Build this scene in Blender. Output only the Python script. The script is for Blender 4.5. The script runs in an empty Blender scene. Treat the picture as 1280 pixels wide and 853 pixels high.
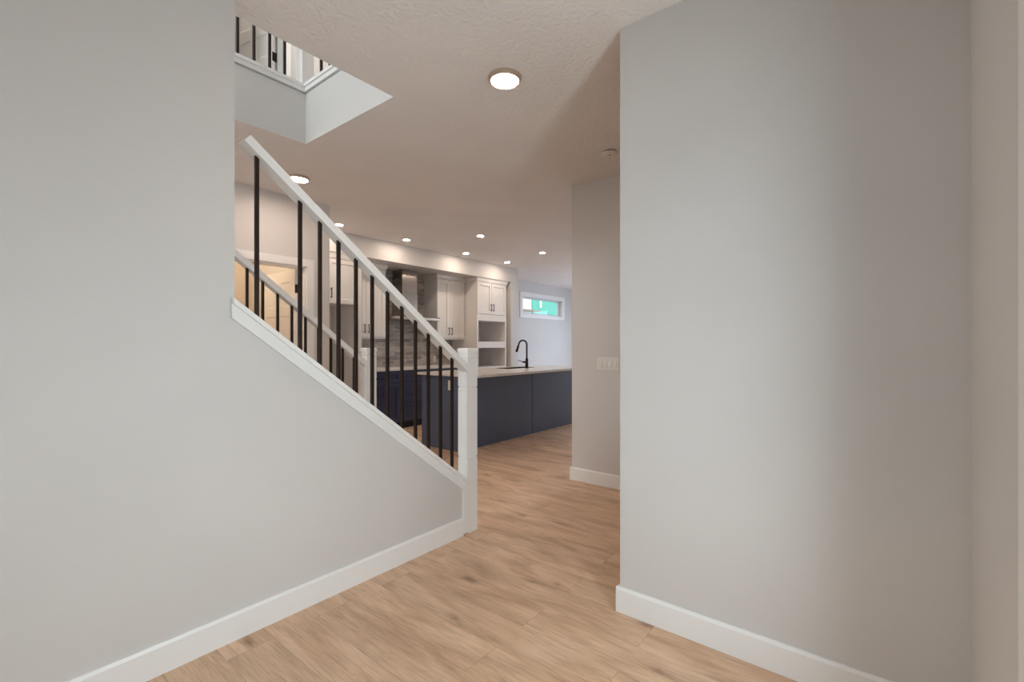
import bpy, bmesh, math, random
from mathutils import Vector, Matrix
random.seed(7)
S = bpy.context.scene
COL = S.collection
R = math.radians

# ------------------------------------------------------------------ camera
cam_d = bpy.data.cameras.new('camera'); cam = bpy.data.objects.new('camera', cam_d); COL.objects.link(cam)
cam.location = (0, 0, 1.25)
cam.rotation_euler = (R(90), 0, R(38.459 - 90))
cam_d.sensor_width = 36; cam_d.lens = 16.218; cam_d.shift_y = 5.5/1280; cam_d.clip_start = 0.02
S.camera = cam

# ------------------------------------------------------------------ world, exposure
W = bpy.data.worlds.new('world'); S.world = W; W.use_nodes = True
bg = W.node_tree.nodes['Background']; bg.inputs[0].default_value = (0.86, 0.93, 1.0, 1); bg.inputs[1].default_value = 2.0
S.view_settings.view_transform = 'Standard'; S.view_settings.look = 'None'
S.view_settings.gamma = 1.0; S.view_settings.use_curve_mapping = False
S.view_settings.exposure = 0.5
S.cycles.use_denoising = True
S.cycles.max_bounces = 10; S.cycles.diffuse_bounces = 6; S.cycles.transparent_max_bounces = 16
S.cycles.caustics_reflective = False; S.cycles.caustics_refractive = False
S.cycles.sample_clamp_indirect = 6.0

# ------------------------------------------------------------------ daylight through the windows, plus added fill at the door
def area(name, loc, direction, sx, sy, power, color):
    d = bpy.data.lights.new(name, 'AREA'); d.shape = 'RECTANGLE'; d.size = sx; d.size_y = sy
    d.energy = power; d.color = color
    o = bpy.data.objects.new(name, d); COL.objects.link(o); o.location = loc
    o.rotation_euler = Vector(direction).to_track_quat('-Z', 'Y').to_euler()
    return o
COOL = (0.80, 0.90, 1.0)
area('sidelight_daylight', (1.04, -0.40, 1.05), (0.60, 1, 0), 0.38, 2.0, 28, (0.79, 0.88, 0.96))
area('door_glass_fill', (0.235, -0.42, 1.15), (0, 1, 0), 0.6, 1.6, 2.5, (0.9, 0.95, 1.0))  # added fill behind the unseen entry door, evens out the foyer
area('entry_window_daylight', (-1.78, 0.95, 1.35), (1, 0, 0), 1.5, 1.8, 4.7, (0.91, 0.98, 1.0))
area('patio_daylight', (11.25, 4.3, 1.2), (-1, 0, 0), 2.6, 2.2, 42, (0.48, 0.64, 1.0))
area('living_window_daylight', (9.5, 2.0, 1.5), (0, 1, 0), 1.8, 1.6, 8, (0.80, 0.84, 1.0))
area('upstairs_window_daylight', (-2.9, 3.0, 4.45), (1, 0, -0.12), 1.3, 1.5, 87, (0.89, 0.94, 1.0))

# ------------------------------------------------------------------ node helpers and materials
def mat(name, color, rough=0.5, metal=0.0, spec=0.5):
    m = bpy.data.materials.new(name); m.use_nodes = True
    b = m.node_tree.nodes['Principled BSDF']
    b.inputs['Base Color'].default_value = (*color, 1); b.inputs['Roughness'].default_value = rough
    b.inputs['Metallic'].default_value = metal
    b.inputs['Specular IOR Level'].default_value = spec
    return m
class N:
    def __init__(s, m): s.t = m.node_tree; s.b = s.t.nodes['Principled BSDF']
    def n(s, typ, **kw):
        x = s.t.nodes.new(typ)
        for k, v in kw.items():
            if k.startswith('i_'): x.inputs[k[2:].replace('_', ' ')].default_value = v
            else: setattr(x, k, v)
        return x
    def l(s, a, b): s.t.links.new(a, b)
    def mapping(s, scale=(1,1,1), rot=(0,0,0), loc=(0,0,0)):
        c = s.n('ShaderNodeTexCoord'); m = s.n('ShaderNodeMapping')
        m.inputs['Scale'].default_value = scale; m.inputs['Rotation'].default_value = rot; m.inputs['Location'].default_value = loc
        s.l(c.outputs['Object'], m.inputs[0]); return m
    def ramp(s, stops):
        r = s.n('ShaderNodeValToRGB'); e = r.color_ramp.elements
        while len(e) < len(stops): e.new(0.5)
        for el, (p, c) in zip(e, stops): el.position = p; el.color = (*c, 1)
        return r
    def bump(s, height, strength, dist=0.01):
        b = s.n('ShaderNodeBump'); b.inputs['Strength'].default_value = strength; b.inputs['Distance'].default_value = dist
        s.l(height, b.inputs['Height']); s.l(b.outputs[0], s.b.inputs['Normal'])
def painted(name, color, rough, scale, strength, var=0.03, dist=0.004):
    m = mat(name, color, rough); g = N(m)
    mp = g.mapping(); no = g.n('ShaderNodeTexNoise'); no.inputs['Scale'].default_value = scale; no.inputs['Detail'].default_value = 3
    g.l(mp.outputs[0], no.inputs['Vector']); g.bump(no.outputs['Fac'], strength, dist)
    n2 = g.n('ShaderNodeTexNoise'); n2.inputs['Scale'].default_value = 1.3; g.l(mp.outputs[0], n2.inputs['Vector'])
    r = g.ramp([(0.3, tuple(c*(1-var) for c in color)), (0.7, tuple(min(1, c*(1+var)) for c in color))])
    g.l(n2.outputs['Fac'], r.inputs[0]); g.l(r.outputs[0], g.b.inputs['Base Color'])
    return m
M = {}
M['wall'] = painted('wall_paint', (0.640, 0.622, 0.605), 0.55, 220, 0.10)
M['ceiling'] = painted('stippled_ceiling', (0.83, 0.80, 0.775), 0.9, 42, 0.55, 0.03, 0.02)
M['trim'] = painted('white_trim_paint', (0.83, 0.83, 0.82), 0.35, 60, 0.02, 0.01)
M['cab'] = painted('white_cabinet_paint', (0.80, 0.775, 0.75), 0.38, 90, 0.02, 0.01)
M['door'] = painted('white_door_paint', (0.80, 0.785, 0.765), 0.4, 60, 0.03, 0.01)
M['plate'] = mat('white_plastic', (0.82, 0.81, 0.79), 0.3)
M['switch'] = mat('switch_plastic', (0.77, 0.745, 0.71), 0.35)
M['black'] = mat('black_metal', (0.034, 0.021, 0.016), 0.32, 0.6)
M['bronze'] = mat('dark_bronze_faucet', (0.035, 0.024, 0.024), 0.32, 0.8)
M['black_plastic'] = mat('dark_slot', (0.02, 0.02, 0.02), 0.6)
M['toe'] = mat('black_toe_board', (0.012, 0.011, 0.014), 0.6)
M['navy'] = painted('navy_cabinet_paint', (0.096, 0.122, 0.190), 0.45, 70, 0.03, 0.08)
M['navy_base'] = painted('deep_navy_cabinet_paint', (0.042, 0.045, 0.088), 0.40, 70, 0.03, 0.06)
M['ring'] = mat('tan_metal_ring', (0.50, 0.38, 0.29), 0.4, 0.3)
M['vinyl'] = mat('white_window_vinyl', (0.72, 0.73, 0.75), 0.4)
def metal_brushed():
    m = mat('brushed_steel', (0.42, 0.37, 0.335), 0.24, 1.0); g = N(m)
    tg = g.n('ShaderNodeTangent', direction_type='RADIAL', axis='Z'); g.l(tg.outputs[0], g.b.inputs['Tangent']); g.b.inputs['Anisotropic'].default_value = 0.8
    mp = g.mapping((1, 1, 60)); no = g.n('ShaderNodeTexNoise'); no.inputs['Scale'].default_value = 9
    g.l(mp.outputs[0], no.inputs['Vector'])
    r = g.ramp([(0.2, (0.16,)*3), (0.8, (0.28,)*3)]); g.l(no.outputs['Fac'], r.inputs[0]); g.l(r.outputs[0], g.b.inputs['Roughness'])
    return m
M['steel'] = metal_brushed()
def quartz():
    m = mat('pale_quartz', (0.78, 0.75, 0.71), 0.22); g = N(m); mp = g.mapping()
    no = g.n('ShaderNodeTexNoise'); no.inputs['Scale'].default_value = 55; no.inputs['Detail'].default_value = 6
    g.l(mp.outputs[0], no.inputs['Vector'])
    r = g.ramp([(0.3, (0.64, 0.59, 0.54)), (0.55, (0.80, 0.77, 0.73)), (0.8, (0.84, 0.82, 0.79))])
    g.l(no.outputs['Fac'], r.inputs[0]); g.l(r.outputs[0], g.b.inputs['Base Color']); return m
M['quartz'] = quartz()
def brick():
    m = mat('grey_brick_tile', (0.4, 0.37, 0.35), 0.55); g = N(m)
    c = g.n('ShaderNodeTexCoord'); sp = g.n('ShaderNodeSeparateXYZ'); cb = g.n('ShaderNodeCombineXYZ')
    g.l(c.outputs['Object'], sp.inputs[0]); g.l(sp.outputs['X'], cb.inputs['X']); g.l(sp.outputs['Z'], cb.inputs['Y'])
    b = g.n('ShaderNodeTexBrick'); g.l(cb.outputs[0], b.inputs['Vector'])
    b.inputs['Scale'].default_value = 1; b.inputs['Brick Width'].default_value = 0.235; b.inputs['Row Height'].default_value = 0.072
    b.inputs['Mortar Size'].default_value = 0.0045; b.inputs['Mortar Smooth'].default_value = 0.3; b.offset = 0.5
    b.inputs['Color1'].default_value = (0.29, 0.262, 0.248, 1); b.inputs['Color2'].default_value = (0.56, 0.52, 0.49, 1)
    b.inputs['Mortar'].default_value = (0.62, 0.58, 0.54, 1)
    no = g.n('ShaderNodeTexNoise'); no.inputs['Scale'].default_value = 9; no.inputs['Detail'].default_value = 5
    mp = g.n('ShaderNodeMapping'); mp.inputs['Scale'].default_value = (1, 3.5, 1); g.l(cb.outputs[0], mp.inputs[0]); g.l(mp.outputs[0], no.inputs['Vector'])
    r = g.ramp([(0.28, (0.62,)*3), (0.72, (1.25, 1.22, 1.2))]); g.l(no.outputs['Fac'], r.inputs[0])
    mx = g.n('ShaderNodeMix', data_type='RGBA', blend_type='MULTIPLY'); mx.inputs[0].default_value = 0.9
    g.l(b.outputs['Color'], mx.inputs[6]); g.l(r.outputs[0], mx.inputs[7]); g.l(mx.outputs[2], g.b.inputs['Base Color'])
    inv = g.n('ShaderNodeMath', operation='SUBTRACT'); inv.inputs[0].default_value = 1; g.l(b.outputs['Fac'], inv.inputs[1])
    g.bump(inv.outputs[0], 0.5, 0.006); return m
M['brick'] = brick()
def wood():
    m = mat('oak_plank_floor', (0.4, 0.28, 0.18), 0.45); g = N(m)
    c = g.n('ShaderNodeTexCoord'); sp = g.n('ShaderNodeSeparateXYZ'); cb = g.n('ShaderNodeCombineXYZ')
    g.l(c.outputs['Object'], sp.inputs[0]); g.l(sp.outputs['Y'], cb.inputs['X']); g.l(sp.outputs['X'], cb.inputs['Y'])
    def bricks(c1, c2, mo, ms):
        b = g.n('ShaderNodeTexBrick'); g.l(cb.outputs[0], b.inputs['Vector'])
        b.inputs['Scale'].default_value = 1; b.inputs['Brick Width'].default_value = 1.24; b.inputs['Row Height'].default_value = 0.182
        b.inputs['Mortar Size'].default_value = ms; b.inputs['Mortar Smooth'].default_value = 0.0
        b.offset = 0.37; b.offset_frequency = 2; b.squash = 1
        b.inputs['Color1'].default_value = (*c1, 1); b.inputs['Color2'].default_value = (*c2, 1); b.inputs['Mortar'].default_value = (*mo, 1); return b
    rnd = bricks((0,)*3, (1,)*3, (0.5,)*3, 0.0)
    seam = bricks((1,)*3, (1,)*3, (0,)*3, 0.0010)
    # grain coordinates shifted per plank
    off = g.n('ShaderNodeVectorMath', operation='MULTIPLY'); off.inputs[1].default_value = (17.3, 31.7, 9.1); g.l(rnd.outputs['Color'], off.inputs[0])
    ad = g.n('ShaderNodeVectorMath', operation='ADD'); g.l(cb.outputs[0], ad.inputs[0]); g.l(off.outputs[0], ad.inputs[1])
    def noise(scale, sx, sy, detail, dist=0.0):
        mp = g.n('ShaderNodeMapping'); mp.inputs['Scale'].default_value = (sx, sy, 1); g.l(ad.outputs[0], mp.inputs[0])
        no = g.n('ShaderNodeTexNoise'); no.inputs['Scale'].default_value = scale; no.inputs['Detail'].default_value = detail
        no.inputs['Distortion'].default_value = dist; g.l(mp.outputs[0], no.inputs['Vector']); return no
    fine = noise(9, 0.7, 17, 6, 0.5)
    broad = noise(2.2, 1.0, 4.0, 3, 0.8)
    # cathedral growth rings: contour lines of a stretched noise
    ring = noise(1.5, 0.8, 4.2, 2, 0.3)
    mu = g.n('ShaderNodeMath', operation='MULTIPLY'); mu.inputs[1].default_value = 15; g.l(ring.outputs['Fac'], mu.inputs[0])
    fr = g.n('ShaderNodeMath', operation='PINGPONG'); fr.inputs[1].default_value = 0.5; g.l(mu.outputs[0], fr.inputs[0])
    rr = g.ramp([(0.0, (0.74, 0.70, 0.66)), (0.16, (0.97, 0.97, 0.97)), (1.0, (1.02, 1.01, 1.0))]); g.l(fr.outputs[0], rr.inputs[0])
    base = g.ramp([(0.30, (0.54, 0.350, 0.225)), (0.5, (0.69, 0.478, 0.325)), (0.70, (0.79, 0.575, 0.41))]); g.l(broad.outputs['Fac'], base.inputs[0])
    fr2 = g.ramp([(0.30, (0.74, 0.70, 0.67)), (0.50, (1, 1, 1)), (0.72, (1.07, 1.06, 1.05))]); g.l(fine.outputs['Fac'], fr2.inputs[0])
    tone = g.ramp([(0.0, (0.93, 0.92, 0.90)), (1.0, (1.06, 1.05, 1.04))]); g.l(rnd.outputs['Color'], tone.inputs[0])
    # knots and dark mineral streaks
    mpk = g.n('ShaderNodeMapping'); mpk.inputs['Scale'].default_value = (2.1, 6.5, 1); g.l(ad.outputs[0], mpk.inputs[0])
    wob = noise(6, 1, 1.4, 3); wv = g.n('ShaderNodeVectorMath', operation='SCALE'); wv.inputs['Scale'].default_value = 0.55; g.l(wob.outputs['Color'], wv.inputs[0])
    av = g.n('ShaderNodeVectorMath', operation='ADD'); g.l(mpk.outputs[0], av.inputs[0]); g.l(wv.outputs[0], av.inputs[1])
    vo = g.n('ShaderNodeTexVoronoi'); vo.inputs['Scale'].default_value = 1.05; g.l(av.outputs[0], vo.inputs['Vector'])
    kn = g.ramp([(0.0, (0.30, 0.25, 0.22)), (0.09, (0.56, 0.50, 0.46)), (0.19, (0.86, 0.83, 0.81)), (0.32, (1, 1, 1))])
    sc = g.n('ShaderNodeSeparateColor'); g.l(vo.outputs['Color'], sc.inputs[0])
    gate = g.n('ShaderNodeMath', operation='MULTIPLY_ADD'); gate.inputs[1].default_value = 0.55; gate.inputs[2].default_value = -0.27; g.l(sc.outputs[0], gate.inputs[0])
    gm = g.n('ShaderNodeMath', operation='MAXIMUM'); gm.inputs[1].default_value = 0.0; g.l(gate.outputs[0], gm.inputs[0])
    dk = g.n('ShaderNodeMath', operation='ADD'); g.l(vo.outputs['Distance'], dk.inputs[0]); g.l(gm.outputs[0], dk.inputs[1]); g.l(dk.outputs[0], kn.inputs[0])
    cur = base.outputs[0]
    for o_, f in ((rr.outputs[0], 0.28), (fr2.outputs[0], 0.85), (tone.outputs[0], 1.0), (kn.outputs[0], 0.9), (seam.outputs['Color'], 0.35)):
        mx = g.n('ShaderNodeMix', data_type='RGBA', blend_type='MULTIPLY'); mx.inputs[0].default_value = f
        g.l(cur, mx.inputs[6]); g.l(o_, mx.inputs[7]); cur = mx.outputs[2]
    g.l(cur, g.b.inputs['Base Color'])
    g.bump(fine.outputs['Fac'], 0.08, 0.002); return m
M['wood'] = wood()
def glass():
    m = bpy.data.materials.new('window_glass'); m.use_nodes = True; t = m.node_tree; t.nodes.clear()
    o = t.nodes.new('ShaderNodeOutputMaterial'); mx = t.nodes.new('ShaderNodeMixShader'); mx.inputs[0].default_value = 0.05
    tr = t.nodes.new('ShaderNodeBsdfTransparent'); tr.inputs[0].default_value = (0.96, 0.98, 0.97, 1)
    gl = t.nodes.new('ShaderNodeBsdfGlossy'); gl.inputs['Roughness'].default_value = 0.02
    t.links.new(tr.outputs[0], mx.inputs[1]); t.links.new(gl.outputs[0], mx.inputs[2]); t.links.new(mx.outputs[0], o.inputs[0]); return m
M['glass'] = glass()
def emit(name, color, strength):
    m = mat(name, (0.9, 0.9, 0.9), 0.4); b = m.node_tree.nodes['Principled BSDF']
    b.inputs['Emission Color'].default_value = (*color, 1); b.inputs['Emission Strength'].default_value = strength; return m
M['disc'] = emit('led_diffuser', (1.0, 0.80, 0.67), 98)
M['pot'] = emit('pot_light_lens', (1.0, 0.82, 0.66), 165)
M['ceramic'] = mat('smoke_alarm_plastic', (0.78, 0.75, 0.70), 0.45)
def siding(name, color, h):
    m = mat(name, color, 0.7); g = N(m); c = g.n('ShaderNodeTexCoord'); sp = g.n('ShaderNodeSeparateXYZ'); g.l(c.outputs['Object'], sp.inputs[0])
    mo = g.n('ShaderNodeMath', operation='MODULO'); mo.inputs[1].default_value = h; g.l(sp.outputs['Z'], mo.inputs[0])
    dv = g.n('ShaderNodeMath', operation='DIVIDE'); dv.inputs[1].default_value = h; g.l(mo.outputs[0], dv.inputs[0])
    r = g.ramp([(0.0, tuple(x*0.8 for x in color)), (0.1, color), (1.0, color)]); g.l(dv.outputs[0], r.inputs[0]); g.l(r.outputs[0], g.b.inputs['Base Color']); return m
M['teal'] = siding('teal_sheathing', (0.13, 0.50, 0.40), 0.62)
M['siding'] = siding('white_lap_siding', (0.80, 0.79, 0.77), 0.16)
M['eave'] = mat('tan_eave', (0.34, 0.24, 0.18), 0.7)
M['exttrim'] = mat('white_exterior_trim', (0.85, 0.85, 0.85), 0.6)
M['ground'] = painted('outdoor_ground', (0.30, 0.30, 0.29), 0.9, 8, 0.3, 0.1)

# ------------------------------------------------------------------ mesh helpers (world coordinates, rebased on the parent)
def link(name, bm, m, parent=None, bevel=0.0, smooth=False):
    bmesh.ops.remove_doubles(bm, verts=bm.verts, dist=1e-5)
    bmesh.ops.recalc_face_normals(bm, faces=bm.faces)
    org = Vector(parent.matrix_world.translation) if parent is not None else None
    if parent is not None:
        org = Vector((0, 0, 0)); p = parent
        while p is not None: org += p.location; p = p.parent
        for v in bm.verts: v.co -= org
    me = bpy.data.meshes.new(name); bm.to_mesh(me); bm.free()
    ms = m if isinstance(m, (list, tuple)) else [m]
    for x in ms: me.materials.append(x)
    if smooth:
        for p in me.polygons: p.use_smooth = True
    o = bpy.data.objects.new(name, me); COL.objects.link(o)
    if parent is not None: o.parent = parent
    if bevel:
        b = o.modifiers.new('bevel', 'BEVEL'); b.width = bevel; b.segments = 2; b.limit_method = 'ANGLE'; b.angle_limit = R(40)
    return o
def box(bm, x0, x1, y0, y1, z0, z1):
    v = [bm.verts.new(p) for p in ((x0,y0,z0),(x1,y0,z0),(x1,y1,z0),(x0,y1,z0),(x0,y0,z1),(x1,y0,z1),(x1,y1,z1),(x0,y1,z1))]
    for f in ((0,3,2,1),(4,5,6,7),(0,1,5,4),(1,2,6,5),(2,3,7,6),(3,0,4,7)): bm.faces.new([v[i] for i in f])
def boxes(*bs):
    bm = bmesh.new()
    for b in bs: box(bm, *b)
    return bm
def prism(bm, pts, axis, a, b):
    """polygon in the plane across `axis` ('x': (y,z), 'y': (x,z), 'z': (x,y)) swept from a to b"""
    def P(p, t): return {'x': (t, p[0], p[1]), 'y': (p[0], t, p[1]), 'z': (p[0], p[1], t)}[axis]
    A = [bm.verts.new(P(p, a)) for p in pts]; B = [bm.verts.new(P(p, b)) for p in pts]
    bm.faces.new(A); bm.faces.new(B[::-1]); n = len(pts)
    for i in range(n): bm.faces.new((A[i], B[i], B[(i+1) % n], A[(i+1) % n]))
def pr(pts, axis, a, b): bm = bmesh.new(); prism(bm, pts, axis, a, b); return bm
def frame_y(x0, x1, z0, z1, y0, y1, w, wb=None, wt=None):
    """rectangular picture frame in an XZ plane as one connected mesh"""
    wb = w if wb is None else wb; wt = w if wt is None else wt
    return ring((x0, x1, z0, z1), (x0+w, x1-w, z0+wb, z1-wt), 'y', y0, y1)
def ring(o, i, axis, a, b, bm=None):
    bm = bm or bmesh.new()
    def P(u, w, t): return {'y': (u, t, w), 'x': (t, u, w), 'z': (u, w, t)}[axis]
    def loop(r, t): return [bm.verts.new(P(u, w, t)) for u, w in ((r[0], r[2]), (r[1], r[2]), (r[1], r[3]), (r[0], r[3]))]
    O0, I0, O1, I1 = loop(o, a), loop(i, a), loop(o, b), loop(i, b)
    for k in range(4):
        j = (k+1) % 4
        bm.faces.new((O0[k], O0[j], I0[j], I0[k])); bm.faces.new((O1[k], I1[k], I1[j], O1[j]))
        bm.faces.new((O0[k], O1[k], O1[j], O0[j])); f = bm.faces.new((I0[k], I0[j], I1[j], I1[k])); f.material_index = 1
    return bm
def grid_wall(axis, us, ws, t0, t1, holes):
    """wall slab of cells in (u,z), cells inside a hole are left open; one connected mesh"""
    bm = bmesh.new()
    def P(u, w, t): return (u, t, w) if axis == 'y' else (t, u, w)
    def solid(i, j):
        if i < 0 or j < 0 or i >= len(us)-1 or j >= len(ws)-1: return False
        cu, cw = (us[i]+us[i+1])/2, (ws[j]+ws[j+1])/2
        return not any(h[0] < cu < h[1] and h[2] < cw < h[3] for h in holes)
    def q(*pts): bm.faces.new([bm.verts.new(p) for p in pts])
    for i in range(len(us)-1):
        for j in range(len(ws)-1):
            if not solid(i, j): continue
            a, b, c, d = us[i], us[i+1], ws[j], ws[j+1]
            for t in (t0, t1): q(P(a,c,t), P(b,c,t), P(b,d,t), P(a,d,t))
            if not solid(i-1, j): q(P(a,c,t0), P(a,d,t0), P(a,d,t1), P(a,c,t1))
            if not solid(i+1, j): q(P(b,c,t0), P(b,d,t0), P(b,d,t1), P(b,c,t1))
            if not solid(i, j-1): q(P(a,c,t0), P(b,c,t0), P(b,c,t1), P(a,c,t1))
            if not solid(i, j+1): q(P(a,d,t0), P(b,d,t0), P(b,d,t1), P(a,d,t1))
    return bm
def panelled(x0, x1, z0, z1, yf, yb, panels, depth, both=False, bevel=0.006):
    """a slab facing -Y with recessed panels whose edges slope in; one connected mesh"""
    bm = bmesh.new()
    us = sorted({x0, x1, *[p[0] for p in panels], *[p[1] for p in panels]})
    ws = sorted({z0, z1, *[p[2] for p in panels], *[p[3] for p in panels]})
    def inp(cu, cw):
        for p in panels:
            if p[0] < cu < p[1] and p[2] < cw < p[3]: return p
        return None
    def q(*pts): bm.faces.new([bm.verts.new(p) for p in pts])
    for y, sgn, rec in ((yf, 1, True), (yb, -1, both)):
        done = set()
        for i in range(len(us)-1):
            for j in range(len(ws)-1):
                a, b, c, d = us[i], us[i+1], ws[j], ws[j+1]
                p = inp((a+b)/2, (c+d)/2) if rec else None
                if p is None: q((a,y,c), (b,y,c), (b,y,d), (a,y,d))
        if rec:
            for (a, b, c, d) in panels:
                e = bevel; yy = y + sgn*depth
                o = ((a,c), (b,c), (b,d), (a,d)); n = ((a+e,c+e), (b-e,c+e), (b-e,d-e), (a+e,d-e))
                # split the outer edges where the slab grid splits them so that the mesh stays joined
                for k in range(4):
                    u0, u1 = o[k], o[(k+1) % 4]; v0, v1 = n[k], n[(k+1) % 4]
                    q((u0[0],y,u0[1]), (u1[0],y,u1[1]), (v1[0],yy,v1[1]), (v0[0],yy,v0[1]))
                q(*[(u, yy, w) for u, w in n])
    for i in range(len(us)-1):
        a, b = us[i], us[i+1]
        for w in (z0, z1): q((a,yf,w), (b,yf,w), (b,yb,w), (a,yb,w))
    for j in range(len(ws)-1):
        c, d = ws[j], ws[j+1]
        for u in (x0, x1): q((u,yf,c), (u,yf,d), (u,yb,d), (u,yb,c))
    return bm
def tube(bm, pts, radii, seg=12, square=False):
    pts = [Vector(p) for p in pts]; n = len(pts)
    if not isinstance(radii, (list, tuple)): radii = [radii]*n
    rings = []; ref = None
    for i in range(n):
        t = (pts[min(i+1, n-1)] - pts[max(i-1, 0)]).normalized()
        if ref is None:
            ref = t.orthogonal().normalized()
            if abs(t.z) < 0.9: ref = (Vector((0,0,1)) - t*t.z).normalized()
        ref = (ref - t*ref.dot(t)).normalized(); bi = t.cross(ref)
        rings.append([bm.verts.new(pts[i] + radii[i]*(math.cos(a)*ref + math.sin(a)*bi)) for a in [2*math.pi*k/seg for k in range(seg)]])
    for i in range(n-1):
        for k in range(seg):
            j = (k+1) % seg; bm.faces.new((rings[i][k], rings[i][j], rings[i+1][j], rings[i+1][k]))
    bm.faces.new(rings[0][::-1]); bm.faces.new(rings[-1])
def lathe(bm, cx, cy, prof, seg=48):
    """profile of (radius, z) closed top and bottom"""
    rings = [[bm.verts.new((cx + r*math.cos(2*math.pi*k/seg), cy + r*math.sin(2*math.pi*k/seg), z)) for k in range(seg)] for r, z in prof]
    for i in range(len(rings)-1):
        for k in range(seg):
            j = (k+1) % seg; bm.faces.new((rings[i][k], rings[i][j], rings[i+1][j], rings[i+1][k]))
    bm.faces.new(rings[0][::-1]); bm.faces.new(rings[-1])
def square_stack(x0, x1, y0, y1, prof):
    """a post: (z, inset) levels of a square section"""
    bm = bmesh.new(); L = []
    for z, e in prof: L.append([bm.verts.new(p) for p in ((x0+e,y0+e,z), (x1-e,y0+e,z), (x1-e,y1-e,z), (x0+e,y1-e,z))])
    for i in range(len(L)-1):
        for k in range(4):
            j = (k+1) % 4; bm.faces.new((L[i][k], L[i][j], L[i+1][j], L[i+1][k]))
    bm.faces.new(L[0][::-1]); bm.faces.new(L[-1]); return bm

def thing(name, label, cat, loc=(0,0,0), group=None):
    o = bpy.data.objects.new(name, None); COL.objects.link(o); o.location = loc; o.empty_display_size = 0.1
    o['label'] = label; o['category'] = cat
    if group: o['group'] = group
    return o
def tag(o, label, cat, group=None):
    o['label'] = label; o['category'] = cat
    if group: o['group'] = group
    return o
def struct(name, bm, m, parent=None, bevel=0.0):
    o = link(name, bm, m, parent, bevel)
    if parent is None: o['kind'] = 'structure'
    return o
def copy_tree(o, delta, label=None):
    c = o.copy(); COL.objects.link(c); c.location = Vector(o.location) + Vector(delta)
    if label: c['label'] = label
    for ch in list(o.children):
        d = ch.copy(); COL.objects.link(d); d.parent = c
        for g in list(ch.children):
            e = g.copy(); COL.objects.link(e); e.parent = d
    return c

# ================================================================== THE SHELL
CZ = 2.74          # ceiling
UF = 3.11          # upper floor
YF = -0.225        # inside face of the front wall
YS = 2.145         # face of the stair wall
XR = 2.017         # face of the right hand wall
SL = 0.769         # rake of the stair
def zc(x): return 1.445 - SL*(x - 0.80)      # top edge of the half-wall cap

struct('floor', boxes((-3, 11.4, -2.3, 6.7, -0.12, 0.0)), M['wood'])
struct('ceiling', ring((-3.2, 11.4, -2.3, 6.7), (-2.6, 1.722, 2.275, 3.32), 'z', CZ, UF), [M['ceiling'], M['wall']])
# front wall with the entry door and its sidelight, behind the camera
DX0, DX1, SX0, SX1 = -0.22, 0.69, 0.86, 1.22
struct('wall_front', grid_wall('y', [-1.75, DX0, DX1, SX0, SX1, 2.14], [0, 0.05, 2.05, 2.06, CZ], YF-0.15, YF, [(DX0, DX1, -1, 2.05), (SX0, SX1, 0.05, 2.055)]), M['wall'])
# left wall runs on as the sloped half wall beside the stair
struct('wall_left', pr([(-1.75,0), (2.22,0), (2.22,zc(2.22)-0.03), (0.803,zc(0.803)-0.03), (0.803,CZ), (-1.75,CZ)], 'y', YS, YS+0.115), M['wall'])
struct('wall_entry', grid_wall('x', [YF-0.15, 0.20, 1.70, YS], [0, 0.45, 2.25, CZ], -1.75, -1.60, [(0.20, 1.70, 0.45, 2.25)]), M['wall'])
struct('wall_right', boxes((XR, XR+0.125, -2.15, 0.952, 0, CZ)), M['wall'])
struct('wall_corridor', boxes((3.72, 3.845, -2.15, 2.24, 0, CZ)), M['wall'])
struct('wall_corridor_end', boxes((XR+0.125, 3.72, -2.15, -2.03, 0, CZ)), M['wall'])
struct('wall_living', grid_wall('y', [3.845, 8.6, 10.4, 11.15], [0, 0.7, 2.3, CZ], 2.115, 2.24, [(8.6, 10.4, 0.7, 2.3)]), M['wall'])
struct('wall_patio', grid_wall('x', [2.115, 3.0, 5.6, 6.55], [0, 0.02, 2.3, CZ], 11.0, 11.15, [(3.0, 5.6, 0.02, 2.3)]), M['wall'])
WX0, WX1, WZ0, WZ1 = 8.44, 10.135, 1.985, 2.385
struct('wall_far', grid_wall('y', [7.12, WX0, WX1, 11.0], [0, WZ0, WZ1, CZ], 6.40, 6.55, [(WX0, WX1, WZ0, WZ1)]), M['wall'])
struct('wall_kitchen', boxes((2.52, 6.92, 6.20, 6.32, 0, CZ)), M['wall'])
struct('wall_kitchen_end', boxes((6.92, 7.12, 5.52, 6.55, 0, CZ)), M['wall'])
struct('wall_bulkhead', boxes((2.64, 6.92, 5.52, 6.20, 2.465, CZ)), M['wall'])
HX0, HX1, HZ = 1.60, 2.385, 2.05
struct('wall_hall', grid_wall('y', [-1.6, HX0, HX1, 2.52], [0, HZ, CZ], 4.58, 4.70, [(HX0, HX1, -1, HZ)]), M['wall'])
struct('wall_fridge_side', boxes((2.52, 2.64, 4.58, 6.20, 0, CZ)), M['wall'])
struct('wall_hall_end', boxes((-1.75, -1.6, YS+0.115, 4.70, 0, CZ)), M['wall'])
M['warm'] = painted('cream_room_paint', (0.68, 0.60, 0.51), 0.6, 200, 0.1)
struct('wall_side_room', boxes((0.9, 1.0, 4.70, 6.32, 0, CZ), (1.0, 2.52, 6.20, 6.32, 0, CZ)), M['warm'])
# second half wall on the far side of the stair
struct('wall_stair_back', pr([(-1.6,0), (2.22,0), (2.22,zc(2.22)-0.03), (0.75,zc(0.75)-0.03), (0.75,CZ), (-1.6,CZ)], 'y', 3.262, 3.377), M['wall'])
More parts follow.
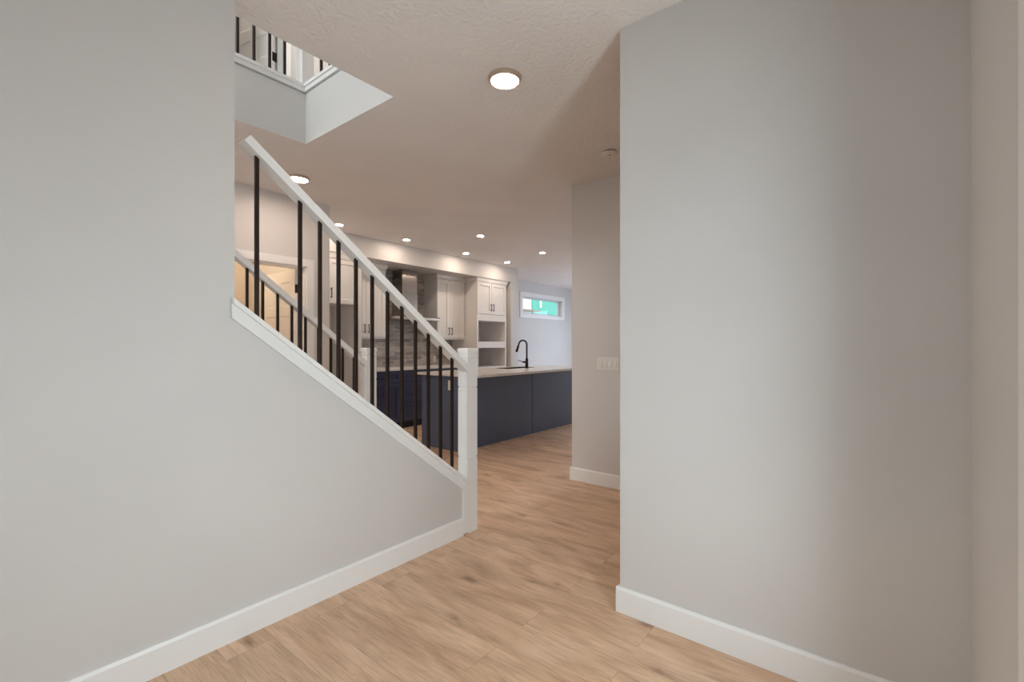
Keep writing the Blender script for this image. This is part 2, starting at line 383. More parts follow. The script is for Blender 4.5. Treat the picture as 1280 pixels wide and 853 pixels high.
# the flight itself between the two half walls
st = bmesh.new(); pts = [(2.20, 0)]; rise, run = 3.11/16, 3.11/16/SL
for k in range(16):
    pts.append((2.20-run*k, rise*(k+1))); pts.append((2.20-run*(k+1), rise*(k+1)))
pts += [(pts[-1][0], pts[-1][1]-0.28), (1.95, 0)]
prism(st, pts, 'y', YS+0.116, 3.261); struct('stairs', st, M['trim'])

# ---- upper storey seen through the stairwell
struct('wall_upper_front', boxes((-2.75, 4.0, 2.14, 2.27, UF, 5.5)), M['wall'])
UD0, UD1 = 1.42, 2.16
struct('wall_upper_back', grid_wall('y', [-2.6, UD0, UD1, 4.0], [UF, UF+2.05, 5.5], 4.60, 4.72, [(UD0, UD1, 0, UF+2.05)]), M['wall'])
struct('wall_upper_right', boxes((4.0, 4.12, 2.14, 6.6, UF, 5.5)), M['wall'])
struct('wall_upper_left', grid_wall('x', [2.14, 2.35, 3.65, 6.6], [CZ, 3.7, 5.2, 5.5], -2.75, -2.6, [(2.35, 3.65, 3.7, 5.2)]), M['wall'])
struct('wall_upper_room', boxes((-2.6, 4.0, 6.5, 6.6, UF, 5.5)), M['wall'])
struct('ceiling_upper', boxes((-2.75, 4.12, 2.14, 6.6, 5.5, 5.6)), M['ceiling'])
struct('trim_upper_casing', ring((UD0-0.07, UD1+0.07, UF-0.1, UF+2.12), (UD0, UD1, UF-0.05, UF+2.05), 'y', 4.582, 4.60), M['trim'], bevel=0.004)

# ---- baseboards, cap and skirt of the half wall
BH = 0.117
def base_prof(d, s): # a board standing proud by d towards sign s
    return [(0, 0), (0, BH), (s*0.009, BH), (s*d, BH-0.012), (s*d, 0)]
def baseboard_y(name, x0, x1, face, s): # along X, face at y=face, proud towards s
    struct(name, pr([(face+u, z) for u, z in base_prof(0.015, s)], 'x', x0, x1), M['trim'])
def baseboard_x(name, y0, y1, face, s):
    struct(name, pr([(face+u, z) for u, z in base_prof(0.015, s)], 'y', y0, y1), M['trim'])
baseboard_y('baseboard_left', -1.6, 2.172, YS, -1)
bm = pr([(XR+u, z) for u, z in base_prof(0.015, -1)], 'y', YF, 0.967)
box(bm, XR, XR+0.14, 0.952, 0.967, 0, BH-0.004)
struct('baseboard_right', bm, M['trim'])
bm = pr([(3.72+u, z) for u, z in base_prof(0.015, -1)], 'y', -2.03, 2.255)
box(bm, 3.72, 11.0, 2.24, 2.255, 0, BH-0.004)
struct('baseboard_corridor', bm, M['trim'])
baseboard_y('baseboard_far', 7.12, 11.0, 6.40, -1)
baseboard_y('baseboard_front', DX1+0.09, SX0-0.08, YF, 1)
baseboard_y('baseboard_front_right', SX1+0.08, XR-0.016, YF, 1)
baseboard_x('baseboard_entry', YF, YS, -1.60, 1)
baseboard_y('baseboard_hall', -1.6, HX0-0.075, 4.58, -1)

def rake(x0, x1, top, bot): return [(x0, zc(x0)-bot), (x1, zc(x1)-bot), (x1, zc(x1)-top), (x0, zc(x0)-top)]
struct('trim_rake_cap', pr(rake(0.789, 2.225, 0, 0.026), 'y', YS-0.028, YS+0.125), M['trim'], bevel=0.003)
struct('trim_rake_skirt', pr([(0.787, zc(0.787)-0.026), (2.2255, zc(2.2255)-0.026), (2.2255, 0.012), (2.172, 0.012), (2.172, zc(2.172)-0.088), (0.787, zc(0.787)-0.088)], 'y', YS-0.0155, YS), M['trim'], bevel=0.002)
struct('trim_rake_cap_back', pr(rake(0.76, 2.225, 0, 0.026), 'y', 3.25, 3.39), M['trim'], bevel=0.003)
# curb around the stairwell at upper floor level
cb = ring((-2.6, 1.86, 2.275, 3.47), (-2.6+0.001, 1.708, 2.276, 3.306), 'z', 3.118, 3.150)
ring((-2.6, 1.86, 2.275, 3.47), (-2.6+0.001, 1.698, 2.276, 3.296), 'z', 3.150, 3.172, cb)
struct('trim_stairwell_curb', cb, M['trim'], bevel=0.002)
# casings of the hall doorway and the window
struct('trim_hall_casing', ring((HX0-0.078, HX1+0.078, -0.30, HZ+0.078), (HX0, HX1, -0.2, HZ), 'y', 4.563, 4.58), M['trim'], bevel=0.004)
struct('trim_hall_jamb', ring((HX0, HX1, -0.2, HZ), (HX0+0.015, HX1-0.015, -0.1, HZ-0.015), 'y', 4.575, 4.705), M['trim'])
struct('trim_window_casing', ring((WX0-0.10, WX1+0.10, WZ0-0.09, WZ1+0.10), (WX0, WX1, WZ0, WZ1), 'y', 6.382, 6.40), M['trim'], bevel=0.004)

# ---- windows
def window_y(n, x0, x1, z0, z1, y0, y1, m, w=0.035):
    f = struct('window_%d' % n, frame_y(x0, x1, z0, z1, y0, y1, w), m, bevel=0.003)
    link('glass', boxes((x0+w-0.004, x1-w+0.004, (y0+y1)/2-0.003, (y0+y1)/2+0.003, z0+w-0.004, z1-w+0.004)), M['glass'], f)
    s = link('sash', frame_y(x0+w, x1-w, z0+w*0.6, z1-w*0.6, y0+0.022, y1-0.008, 0.018, 0.012, 0.012), m, f); return f
window_y(1, WX0, WX1, WZ0, WZ1, 6.475, 6.54, M['vinyl'], 0.030)
window_y(2, SX0, SX1, 0.05, 2.055, YF-0.12, YF-0.05, M['vinyl'])
def window_x(n, y0, y1, z0, z1, x0, x1, m, mull=()):
    bm = ring((y0, y1, z0, z1), (y0+0.05, y1-0.05, z0+0.05, z1-0.05), 'x', x0, x1)
    for u in mull: box(bm, x0, x1, u-0.04, u+0.04, z0+0.05, z1-0.05)
    f = struct('window_%d' % n, bm, m)
    link('glass', boxes(((x0+x1)/2-0.003, (x0+x1)/2+0.003, y0+0.046, y1-0.046, z0+0.046, z1-0.046)), M['glass'], f)
window_x(3, 3.0, 5.6, 0.02, 2.3, 11.03, 11.10, M['vinyl'], (4.3,))
window_x(4, 0.20, 1.70, 0.45, 2.25, -1.72, -1.66, M['vinyl'], (0.95,))
window_y(5, 8.6, 10.4, 0.7, 2.3, 2.14, 2.20, M['vinyl'], 0.05)
window_x(6, 2.35, 3.65, 3.7, 5.2, -2.71, -2.65, M['vinyl'])

# ---- doors
def six(x0, x1, z0, rows):
    w = x1-x0; st_, mu_ = 0.112*w/0.76, 0.105*w/0.76; pw = (w-2*st_-mu_)/2
    return [(x0+st_, x0+st_+pw, z0+a, z0+b) for a, b in rows] + [(x1-st_-pw, x1-st_, z0+a, z0+b) for a, b in rows]
# the hall door swings into the lit room behind: built closed at its hinge, then turned
def leaf(name, w, h, hinge, ang, rows, m, z0):
    p = link(name, panelled(0, w, 0, h, 0, 0.035, six(0, w, 0, rows), 0.006, both=True, bevel=0.012), m)
    p.location = (hinge[0], hinge[1], z0); p.rotation_euler = (0, 0, R(ang)); p['kind'] = 'structure'
    for zz in (0.22, h/2, h-0.20):
        b = bmesh.new(); tube(b, [(-0.006, -0.006, zz-0.045), (-0.006, -0.006, zz+0.045)], 0.007, 10)
        box(b, -0.003, 0.001, -0.004, 0.034, zz-0.045, zz+0.045)
        o = link('hinge', b, M['black']); o.parent = p
    b = bmesh.new(); tube(b, [(w-0.06, -0.055, 0.95), (w-0.06, 0.09, 0.95)], 0.010, 12); tube(b, [(w-0.06, -0.05, 0.95), (w-0.17, -0.05, 0.95)], 0.009, 12)
    tube(b, [(w-0.06, 0.085, 0.95), (w-0.17, 0.085, 0.95)], 0.009, 12)
    o = link('door_handle', b, M['black']); o.parent = p
    return p
leaf('door_1', 0.755, 2.025, (2.366, 4.712), 90, [(0.14, 0.72), (0.84, 1.55), (1.65, 1.905)], M['door'], 0.012)
leaf('door_2', 0.60, 2.03, (2.145, 4.735), 101.6, [(0.16, 0.93), (1.04, 1.27), (1.39, 1.90)], M['door'], UF+0.012)
f = struct('door_3', ring((DX0+0.02, DX1-0.02, 0.01, 2.03), (DX0+0.155, DX1-0.155, 0.26, 1.88), 'y', YF-0.095, YF-0.05), [M['door'], M['door']])
link('glass', boxes((DX0+0.15, DX1-0.15, YF-0.076, YF-0.070, 0.255, 1.885)), M['glass'], f)  # door glazed to let the added fill in
struct('trim_entry_casing', ring((DX0-0.08, DX1+0.08, -0.3, 2.13), (DX0, DX1, -0.2, 2.05), 'y', YF, YF+0.016), M['trim'])
struct('trim_sidelight_casing', ring((SX0-0.07, SX1+0.07, -0.02, 2.125), (SX0, SX1, 0.05, 2.055), 'y', YF, YF+0.016), M['trim'])

# ================================================================== STAIR RAILINGS
def railing(name, label, yr0, yr1, yb, yn0, yn1, xs, xstart, loc):
    t = thing(name, label, 'stair railing', loc, 'stair railings')
    dz = 0.724 - 0.006               # rail top above the cap line
    d = Vector((1, 0, -SL)).normalized(); nrm = Vector((SL, 0, 1)).normalized()
    top0 = Vector((xstart, 0, zc(xstart)+dz+0.05)); th = 0.040
    L = (2.232-xstart)/d.x
    a, b = top0, top0 + d*L
    # plumb cut at the newel, square cut at the top
    zb = b.z - th/nrm.z
    c = a - nrm*th
    link('handrail', pr([(a.x, a.z), (b.x, b.z), (b.x, zb), (c.x, c.z)], 'y', yr0, yr1), M['trim'], t, bevel=0.002)
    h = 0.008
    for x in xs:
        ztop = a.z - SL*(x-a.x) - th/nrm.z
        bm = bmesh.new()
        v = []
        for (sx, sy) in ((-h,-h), (h,-h), (h,h), (-h,h)):
            v.append((bm.verts.new((x+sx, yb+sy, zc(x+sx)-0.002)), bm.verts.new((x+sx, yb+sy, ztop - SL*sx + 0.002))))
        for k in range(4):
            j = (k+1) % 4; bm.faces.new((v[k][0], v[j][0], v[j][1], v[k][1]))
        bm.faces.new([q[0] for q in v][::-1]); bm.faces.new([q[1] for q in v])
        link('baluster', bm, M['black'], t, bevel=0.001)
    g = 0.0035; X0, X1 = 2.2165, 2.3085
    def groove(z): return [(z-0.006, 0.0), (z-0.004, g), (z+0.004, g), (z+0.006, 0.0)]
    prof = [(0.0, 0.0)] + groove(0.50) + groove(0.968) + groove(1.165) + [(1.186, 0.0), (1.188, g), (1.196, g), (1.198, -0.003), (1.224, -0.003), (1.231, 0.003)]
    nw = link('newel_post', square_stack(X0, X1, yn0, yn1, prof), M['trim'], t)
    return t
nb = [0.894+0.006] + [1.096+0.1003*k for k in range(11)]
railing('stair_railing', 'large white stair railing with black balusters nearest the camera', 2.132, 2.206, 2.164, 2.135, 2.226, nb, 0.862, (1.55, 2.18, 0.9))
fb = [1.316+0.1005*k for k in range(9)]
railing('stair_railing', 'lower looking white stair railing seen through the nearer one, on the far half wall', 3.278, 3.344, 3.312, 3.275, 3.366, fb, 0.80, (1.55, 3.32, 0.9))

# guard around the opening upstairs
t = thing('guard_railing', 'upstairs guard railing with black balusters above the ceiling opening', 'guard railing', (1.72, 3.38, 3.17))
gz0, gz1 = 3.172, 4.05
for x in (1.287-0.02, 1.390-0.02, 1.494-0.02, 1.598-0.02):
    link('baluster', boxes((x-0.008, x+0.008, 3.330, 3.346, gz0-0.002, gz1+0.002)), M['black'], t)
for y in (3.14, 3.022, 2.92, 2.82):
    link('baluster', boxes((1.738, 1.754, y-0.008, y+0.008, gz0-0.002, gz1+0.002)), M['black'], t)
link('handrail', boxes((0.9, 1.69, 3.312, 3.372, gz1, gz1+0.04)), M['trim'], t, bevel=0.002)
link('handrail', boxes((1.716, 1.776, 2.30, 3.30, gz1, gz1+0.04)), M['trim'], t, bevel=0.002)
link('newel_post', square_stack(1.688, 1.778, 3.302, 3.392, [(gz0, 0), (3.918, 0), (3.92, 0.003), (3.926, 0.003), (3.928, 0), (4.12, 0), (4.122, -0.004), (4.15, -0.004), (4.157, 0.002)]), M['trim'], t)

# ================================================================== KITCHEN
def bar_v(x, y, z0, z1, parent, m=None):
    b = bmesh.new(); yy = y-0.028
    tube(b, [(x, y+0.001, z0+0.012), (x, yy, z0+0.012)], 0.0055, 8); tube(b, [(x, y+0.001, z1-0.012), (x, yy, z1-0.012)], 0.0055, 8)
    tube(b, [(x, yy, z0), (x, yy, z1)], 0.0058, 8); return link('handle', b, M['black'], parent)
def bar_h(z, y, x0, x1, parent):
    b = bmesh.new(); yy = y-0.028
    tube(b, [(x0+0.012, y+0.001, z), (x0+0.012, yy, z)], 0.0055, 8); tube(b, [(x1-0.012, y+0.001, z), (x1-0.012, yy, z)], 0.0055, 8)
    tube(b, [(x0, yy, z), (x1, yy, z)], 0.0058, 8); return link('handle', b, M['black'], parent)
def shaker(name, x0, x1, z0, z1, y, m, parent, r=0.058, dep=0.012):
    return link(name, panelled(x0, x1, z0, z1, y, y+0.020, [(x0+r, x1-r, z0+r, z1-r)], dep, bevel=0.003), m, parent, bevel=0.0015)
def crown(x0, x1, yf, yb, zb, zt, parent, left=True, right=True):
    """flared moulding on top of a cabinet: a band that steps out at the front and open ends"""
    bm = bmesh.new(); L = []
    for z, e in ((zb, 0.006), (zb+0.012, 0.006), (zb+0.016, 0.012), (zt-0.020, 0.020), (zt-0.016, 0.026), (zt, 0.026)):
        a, b = x0-(e if left else 0), x1+(e if right else 0)
        L.append([bm.verts.new(p) for p in ((a, yf-e, z), (b, yf-e, z), (b, yb, z), (a, yb, z))])
    for i in range(len(L)-1):
        for k in range(4):
            j = (k+1) % 4; bm.faces.new((L[i][k], L[i][j], L[i+1][j], L[i+1][k]))
    bm.faces.new(L[0][::-1]); bm.faces.new(L[-1]); return link('crown_moulding', bm, M['cab'], parent)
WY = 6.198; BB = 2.463
# above the refrigerator space
t = thing('fridge_cabinet', 'white wall cabinet above the empty fridge recess, beside the hall wall', 'cabinet', (3.18, 5.9, 1.80))
link('body', boxes((2.645, 3.618, 5.582, WY, 1.80, 2.395)), M['cab'], t)
for x0, x1, hx in ((2.65, 3.176, 3.14), (3.182, 3.612, 3.222)):
    d = shaker('door', x0, x1, 1.803, 2.385, 5.56, M['cab'], t); bar_v(hx, 5.56, 1.865, 2.0, d)
link('side_panel', boxes((3.62, 3.668, 5.545, WY, 0.0, 2.395)), M['cab'], t, bevel=0.002)
crown(2.645, 3.668, 5.56, WY, 2.39, BB, t, left=False, right=False)
# water box low in the recess and its back are plain wall
def upper(label, x0, x1, split, xl, xr, cl, cr):
    t = thing('wall_cabinet', label, 'cabinet', ((x0+x1)/2, 6.03, 1.36), 'wall cabinets beside the hood')
    link('body', boxes((x0, x1, 5.872, WY, 1.375, 2.395)), M['cab'], t, bevel=0.001)
    link('light_rail', boxes((x0, x1, 5.862, 5.890, 1.350, 1.375)), M['cab'], t, bevel=0.001)
    for a, b, hx in ((xl, split-0.002, split-0.035), (split+0.002, xr, split+0.035)):
        d = shaker('door', a, b, 1.378, 2.385, 5.85, M['cab'], t); bar_v(hx, 5.85, 1.43, 1.56, d)
    crown(x0, x1, 5.85, WY, 2.39, BB, t, cl, cr); return t
upper('white two door wall cabinet between the fridge recess and the steel hood', 3.67, 4.29, 3.942, 3.674, 4.286, False, True)
upper('white two door wall cabinet between the steel hood and the tall oven cabinet', 5.33, 6.008, 5.62, 5.334, 5.985, True, False)
# tall oven cabinet
t = thing('oven_cabinet', 'tall white cabinet with two open appliance niches at the right end', 'cabinet', (6.42, 5.9, 0))
TX0, TX1, TY = 6.01, 6.825, 5.56
bm = ring((TX0, TX1, 0.10, 2.395), (TX0+0.03, TX1-0.03, 0.14, 2.36), 'y', TY+0.022, WY-0.012)
link('body', bm, M['cab'], t)
link('back_panel', boxes((TX0, TX1, WY-0.012, WY, 0.10, 2.395)), M['cab'], t)
link('face_frame', ring((TX0, TX1, 0.10, 1.812), (TX0+0.032, TX1-0.032, 0.86, 1.694), 'y', TY, TY+0.022), M['cab'], t, bevel=0.001)
link('shelf', boxes((TX0+0.03, TX1-0.03, TY+0.003, WY-0.012, 1.205, 1.318)), M['cab'], t, bevel=0.001)
link('shelf', boxes((TX0+0.03, TX1-0.03, TY+0.022, WY-0.012, 1.694, 1.812)), M['cab'], t)
link('shelf', boxes((TX0+0.03, TX1-0.03, TY+0.022, WY-0.012, 0.84, 0.86)), M['cab'], t)
mid = (TX0+TX1)/2 - 0.014
for a, b, hx in ((TX0+0.006, mid-0.002, mid-0.035), (mid+0.002, TX1-0.006, mid+0.035)):
    d = shaker('door', a, b, 1.818, 2.385, TY, M['cab'], t); bar_v(hx, TY, 1.875, 2.005, d)
link('toe_kick', boxes((TX0, TX1, TY+0.08, WY, 0, 0.10)), M['cab'], t)
crown(TX0, TX1, TY, WY, 2.39, BB, t, left=True, right=True)
link('filler', boxes((TX1+0.001, 6.918, 5.70, WY, 0, 2.46)), M['cab'], t)

# base cabinets along the brick wall
BY = 5.585
def base(name, label, x0, x1):
    t = thing(name, label, 'cabinet', ((x0+x1)/2, 5.9, 0), 'navy base cabinets along the brick wall')
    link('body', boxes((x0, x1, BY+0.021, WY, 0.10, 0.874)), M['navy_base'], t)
    link('toe_kick', boxes((x0, x1, BY+0.085, WY-0.05, 0.0, 0.10)), M['toe'], t); return t
t = base('base_cabinet', 'navy base cabinet with one drawer above two doors, beside the fridge recess', 3.672, 4.358)
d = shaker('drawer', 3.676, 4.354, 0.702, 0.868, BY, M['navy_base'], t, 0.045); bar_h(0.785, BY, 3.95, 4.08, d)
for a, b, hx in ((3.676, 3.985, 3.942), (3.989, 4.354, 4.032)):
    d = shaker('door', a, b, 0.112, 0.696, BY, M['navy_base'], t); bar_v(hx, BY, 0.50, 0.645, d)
t = base('base_cabinet', 'navy three drawer base cabinet under the steel hood', 4.360, 5.268)
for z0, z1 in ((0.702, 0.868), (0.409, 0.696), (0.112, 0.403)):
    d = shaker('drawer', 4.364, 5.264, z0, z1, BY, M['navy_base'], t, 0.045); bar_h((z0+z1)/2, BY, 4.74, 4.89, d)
t = base('base_cabinet', 'navy base cabinet beside the tall oven cabinet, mostly behind the island', 5.270, 6.008)
d = shaker('drawer', 5.274, 6.004, 0.702, 0.868, BY, M['navy_base'], t, 0.045); bar_h(0.785, BY, 5.57, 5.70, d)
for a, b, hx in ((5.274, 5.637, 5.60), (5.641, 6.004, 5.678)):
    d = shaker('door', a, b, 0.112, 0.696, BY, M['navy_base'], t); bar_v(hx, BY, 0.50, 0.645, d)
tag(link('countertop', boxes((3.669, 6.008, 5.56, WY, 0.876, 0.914)), M['quartz'], None, 0.003), 'pale stone countertop running along the grey brick wall', 'countertop')
struct('wall_backsplash', boxes((3.669, 6.008, 6.188, 6.1985, 0.915, 2.464)), M['brick'])
# hood
t = thing('range_hood', 'stainless steel chimney range hood on the grey brick wall', 'range hood', (4.81, 5.95, 1.65))
hb = square_stack(4.345, 5.270, 5.70, 6.187, [(1.650, 0.006), (1.655, 0), (1.695, 0), (1.712, 0.02), (1.716, 0.06)])
link('canopy', hb, M['steel'], t, bevel=0.003)
link('chimney', boxes((4.655, 4.965, 5.925, 6.187, 1.716, 2.10)), M['steel'], t, bevel=0.003)
link('chimney_sleeve', boxes((4.659, 4.961, 5.929, 6.187, 2.10, 2.464)), M['steel'], t, bevel=0.003)
sl = bmesh.new()
for k in range(6): box(sl, 4.6575, 4.6595, 5.96+0.033*k, 5.975+0.033*k, 2.33, 2.42)
v = link('vent_grille', sl, M['black_plastic'], t); v['kind'] = 'stuff'
# brick wall outlet
def outlet(label, bmf, frame_loc):
    pass
def plate_y(label, x, y, z, w=0.072, h=0.116):
    t = thing('outlet', label, 'outlet', (x, y, z))
    link('cover_plate', panelled(x-w/2, x+w/2, z-h/2, z+h/2, y-0.006, y, [(x-0.017, x+0.017, z-0.034, z+0.034)], 0.0015, bevel=0.001), M['plate'], t, bevel=0.0015)
    for zz in (z+0.016, z-0.016):
        b = bmesh.new()
        for dx in (-0.006, 0.006): box(b, x+dx-0.001, x+dx+0.001, y-0.0055, y-0.0042, zz-0.004, zz+0.004)
        link('socket_slots', b, M['black_plastic'], t)
plate_y('white outlet on the grey brick wall above the counter', 5.572, 6.188, 1.008)

# ------------------------------------------------------------------ island
t = thing('kitchen_island', 'large dark navy kitchen island with plain panelled back', 'kitchen island', (5.15, 4.17, 0))
IX0, IX1, IY0, IY1 = 3.84, 6.46, 3.84, 4.50
KX0, KX1, KY0, KY1 = 5.12, 5.86, 4.13, 4.45
link('body', ring((IX0+0.02, IX1, IY0+0.02, IY1-0.005), (KX0-0.02, KX1+0.02, KY0-0.02, KY1+0.02), 'z', 0.0, 0.883), [M['navy'], M['navy']], t)
link('end_panel', boxes((IX0, IX0+0.0195, IY0, IY1, 0.0, 0.883)), M['navy'], t, bevel=0.002)
link('back_panel', boxes((IX0+0.020, 5.286, IY0, IY0+0.0195, 0.0, 0.883)), M['navy'], t, bevel=0.002)
link('back_panel', boxes((5.298, IX1, IY0, IY0+0.0195, 0.0, 0.883)), M['navy'], t, bevel=0.002)
for k in range(3):
    a = IX0+0.03+0.87*k; d = shaker('door', a, a+0.865, 0.11, 0.87, IY1, M['navy'], t)
    for v in d.data.vertices: v.co.y = -(v.co.y-(IY1-t.location.y)) + (IY1-t.location.y)
# counter with sink cut-out
CX0, CX1, CY0, CY1 = 3.80, 6.50, 3.512, 4.545
KX0, KX1, KY0, KY1 = 5.12, 5.86, 4.13, 4.45
tag(link('island_countertop', ring((CX0, CX1, CY0, CY1), (KX0, KX1, KY0, KY1), 'z', 0.884, 0.914), [M['quartz'], M['quartz']], None, 0.003), 'pale stone countertop on the dark island, holding sink and faucet', 'countertop')
sk = bmesh.new()
o = (KX0+0.002, KX1-0.002, KY0+0.002, KY1-0.002); i = (KX0+0.014, KX1-0.014, KY0+0.014, KY1-0.014)
ring(o, i, 'z', 0.70, 0.911, sk); box(sk, o[0], o[1], o[2], o[3], 0.688, 0.700)
t = thing('sink', 'steel undermount sink set in the island countertop', 'sink', (5.49, 4.29, 0.69))
link('basin', sk, [M['steel'], M['steel']], t)
b = bmesh.new(); lathe(b, 5.49, 4.29, [(0.045, 0.700), (0.045, 0.703), (0.03, 0.7015)], 24); link('drain', b, M['black'], t)
# faucet
FX, FY = 5.47, 4.065
t = thing('faucet', 'dark bronze gooseneck kitchen faucet on the island countertop', 'faucet', (FX, FY, 0.914))
b = bmesh.new(); lathe(b, FX, FY, [(0.029, 0.9142), (0.029, 0.920), (0.025, 0.925), (0.0225, 1.00), (0.021, 1.045), (0.019, 1.052), (0.0155, 1.058), (0.0155, 1.062)], 24)
link('base', b, M['bronze'], t, smooth=True)
rr_, zt = 0.062, 1.262; path = [(FX, FY, 1.06), (FX, FY, 1.16), (FX, FY, zt)]
for k in range(1, 13):
    a = math.pi*k/12*0.94; path.append((FX-0.25*(rr_-rr_*math.cos(a)), FY+rr_-rr_*math.cos(a), zt+rr_*math.sin(a)))
last = Vector(path[-1]); dr = (Vector(path[-1])-Vector(path[-2])).normalized(); path.append(tuple(last+dr*0.03))
b = bmesh.new(); tube(b, path, 0.0125, 14); link('spout', b, M['bronze'], t, smooth=True)
e = Vector(path[-1]); b = bmesh.new(); tube(b, [e-dr*0.005, e+dr*0.004, e+dr*0.006, e+dr*0.05, e+dr*0.092, e+dr*0.095], [0.0135, 0.016, 0.0165, 0.0175, 0.0195, 0.018], 16); link('spray_head', b, M['bronze'], t, smooth=True)
b = bmesh.new(); tube(b, [(FX-0.012, FY+0.015, 1.005), (FX-0.035, FY+0.048, 1.005)], [0.014, 0.0135], 14); tube(b, [(FX-0.030, FY+0.042, 1.006), (FX-0.045, FY+0.085, 1.018), (FX-0.055, FY+0.125, 1.030)], [0.006, 0.005, 0.0045], 10)
link('lever', b, M['bronze'], t, smooth=True)
# outlet on the island end
t = thing('outlet', 'white outlet on the dark end panel of the island', 'outlet', (3.84, 3.985, 0.775))
b = bmesh.new(); box(b, 3.834, 3.8405, 3.949, 4.021, 0.717, 0.833); link('cover_plate', b, M['plate'], t, bevel=0.002)
for zz in (0.795, 0.755):
    b = bmesh.new()
    for dy in (-0.006, 0.006): box(b, 3.8335, 3.8345, 3.985+dy-0.001, 3.985+dy+0.001, zz-0.004, zz+0.004)
    link('socket_slots', b, M['black_plastic'], t)

# ================================================================== WALL AND CEILING FITTINGS
t = thing('light_switch', 'white four-gang light switch plate on the corridor wall', 'light switch', (3.72, 1.87, 1.09))
y0, y1, z0, z1 = 1.765, 1.974, 1.034, 1.146
gang = [(y0+y1)/2 + (k-1.5)*0.046 for k in range(4)]
bm = panelled(y0, y1, z0, z1, 3.713, 3.7195, [(g_-0.0175, g_+0.0175, 1.055, 1.125) for g_ in gang], 0.004, bevel=0.0008)
for v in bm.verts: v.co = Vector((v.co.y, v.co.x, v.co.z))
link('cover_plate', bm, M['switch'], t)
for g_ in gang:
    bm = bmesh.new(); prism(bm, [(3.7169, 1.1235), (3.7135, 1.1235), (3.7065, 1.0585), (3.7169, 1.0570)], 'y', g_-0.0155, g_+0.0155)
    link('rocker', bm, M['switch'], t)
def disc_light(label, x, y):
    t = thing('ceiling_light', label, 'ceiling light', (x, y, CZ), 'round surface ceiling lights')
    b = bmesh.new()
    prof = [(0.093, CZ+0.001), (0.093, CZ-0.004), (0.089, CZ-0.018), (0.085, CZ-0.023), (0.078, CZ-0.0235), (0.0755, CZ-0.020), (0.0755, CZ-0.008)]
    lathe(b, x, y, prof, 64); link('rim', b, M['ring'], t, smooth=False)
    b = bmesh.new(); lathe(b, x, y, [(0.0735, CZ-0.009), (0.0735, CZ-0.0165), (0.070, CZ-0.0178), (0.02, CZ-0.0182)], 64); link('diffuser', b, M['disc'], t, smooth=False)
    return t
big = disc_light('large round lit ceiling light in front of the stairwell opening', 1.983, 1.626)
copy_tree(big, (2.026-1.983, 4.028-1.626, 0), 'round lit ceiling light beyond the stair, just above the handrail')
def pot(label, x, y):
    t = thing('recessed_light', label, 'recessed light', (x, y, CZ), 'small recessed lights in the kitchen ceiling')
    b = bmesh.new(); lathe(b, x, y, [(0.056, CZ+0.001), (0.056, CZ-0.003), (0.052, CZ-0.005), (0.043, CZ-0.0045)], 40); link('trim_ring', b, M['plate'], t)
    b = bmesh.new(); lathe(b, x, y, [(0.042, CZ-0.002), (0.042, CZ-0.0055), (0.02, CZ-0.0062)], 40); link('lens', b, M['pot'], t); return t
p0 = pot('small recessed light touching the top of the stair handrail, above the fridge cabinet', 3.13, 5.208)
for x, y, lab in ((4.170, 5.212, 'small recessed light in front of the bulkhead left of the steel hood'),
                  (5.379, 5.225, 'small recessed light in front of the bulkhead above the right wall cabinet'),
                  (6.416, 5.206, 'small recessed light above the tall oven cabinet'),
                  (4.644, 4.237, 'small recessed light over the left half of the island'),
                  (6.103, 4.224, 'small recessed light over the right end of the island')):
    copy_tree(p0, (x-3.13, y-5.208, 0), lab)
t = thing('smoke_detector', 'round white smoke detector on the shaded ceiling', 'smoke detector', (3.23, 1.618, CZ))
b = bmesh.new(); lathe(b, 3.23, 1.618, [(0.062, CZ+0.001), (0.062, CZ-0.008), (0.060, CZ-0.010)], 40); link('mount', b, M['ceramic'], t)
b = bmesh.new(); lathe(b, 3.23, 1.618, [(0.054, CZ-0.010), (0.054, CZ-0.018)], 40); link('vent_slot', b, M['black_plastic'], t)
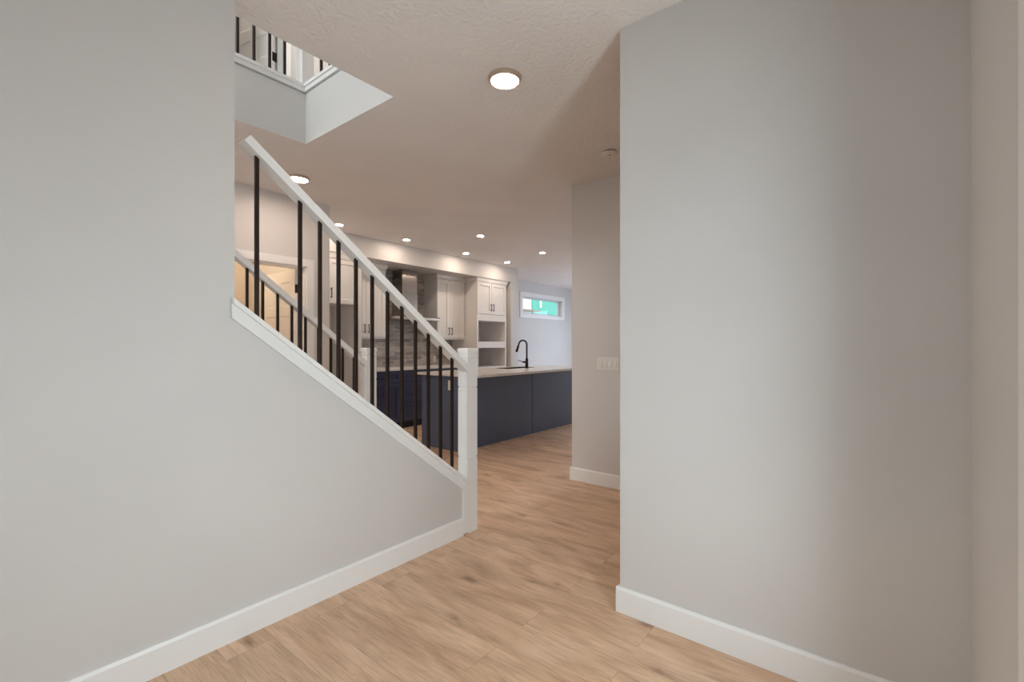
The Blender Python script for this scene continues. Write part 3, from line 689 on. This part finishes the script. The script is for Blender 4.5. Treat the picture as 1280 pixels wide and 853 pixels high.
b = bmesh.new(); lathe(b, 3.23, 1.618, [(0.059, CZ-0.017), (0.058, CZ-0.026), (0.050, CZ-0.036), (0.03, CZ-0.041), (0.005, CZ-0.042)], 40); link('cover', b, M['ceramic'], t, smooth=False)
b = bmesh.new(); lathe(b, 3.21, 1.60, [(0.006, CZ-0.040), (0.006, CZ-0.0435)], 16); link('test_button', b, M['black_plastic'], t)

# lamps out of sight: side room and upper storey; the others are added fill
def point(name, loc, power, color, r=0.08):
    d = bpy.data.lights.new(name, 'POINT'); d.energy = power; d.color = color; d.shadow_soft_size = r
    o = bpy.data.objects.new(name, d); COL.objects.link(o); o.location = loc
point('hall_fill', (0.3, 4.0, 2.55), 8.5, (1.0, 0.92, 0.83))  # unseen fill added to brighten the hall wall and ceiling
point('living_room_fill', (8.6, 3.3, 2.1), 11, (0.96, 0.98, 1.0), 0.2)  # added fill for the kitchen fronts, no pendant hangs here
point('corridor_fill', (2.9, -0.6, 2.5), 2.2, (1.0, 0.77, 0.58), 0.1)  # added unseen fill that warms the corridor
point('side_room_lamp', (1.7, 5.5, 2.55), 13, (1.0, 0.80, 0.58))
point('upper_room_lamp', (1.8, 5.6, 5.2), 9, (1.0, 0.88, 0.74))
point('upper_hall_lamp', (2.9, 3.9, 5.3), 26, (1.0, 0.92, 0.84))

# ================================================================== OUTSIDE
struct('ground', boxes((-14, 26, -14, 18, -0.30, -0.121)), M['ground'])
t = thing('house', 'neighbouring house with teal sheathing and white siding seen through the far window', 'house', (13.5, 9.6, -0.12))
link('sheathed_wall', boxes((12.985, 17.5, 9.40, 9.60, -0.12, 5.6)), M['teal'], t)
link('sided_wall', boxes((8.5, 12.985, 9.44, 9.64, -0.12, 5.6)), M['siding'], t)
link('roof_edge', pr([(9.10, 2.395), (9.10, 2.43), (9.44, 2.50), (9.44, 2.465)], 'x', 10.5, 13.1), M['eave'], t)
link('corner_board', boxes((13.38, 13.48, 9.36, 9.40, 2.58, 5.0)), M['exttrim'], t)
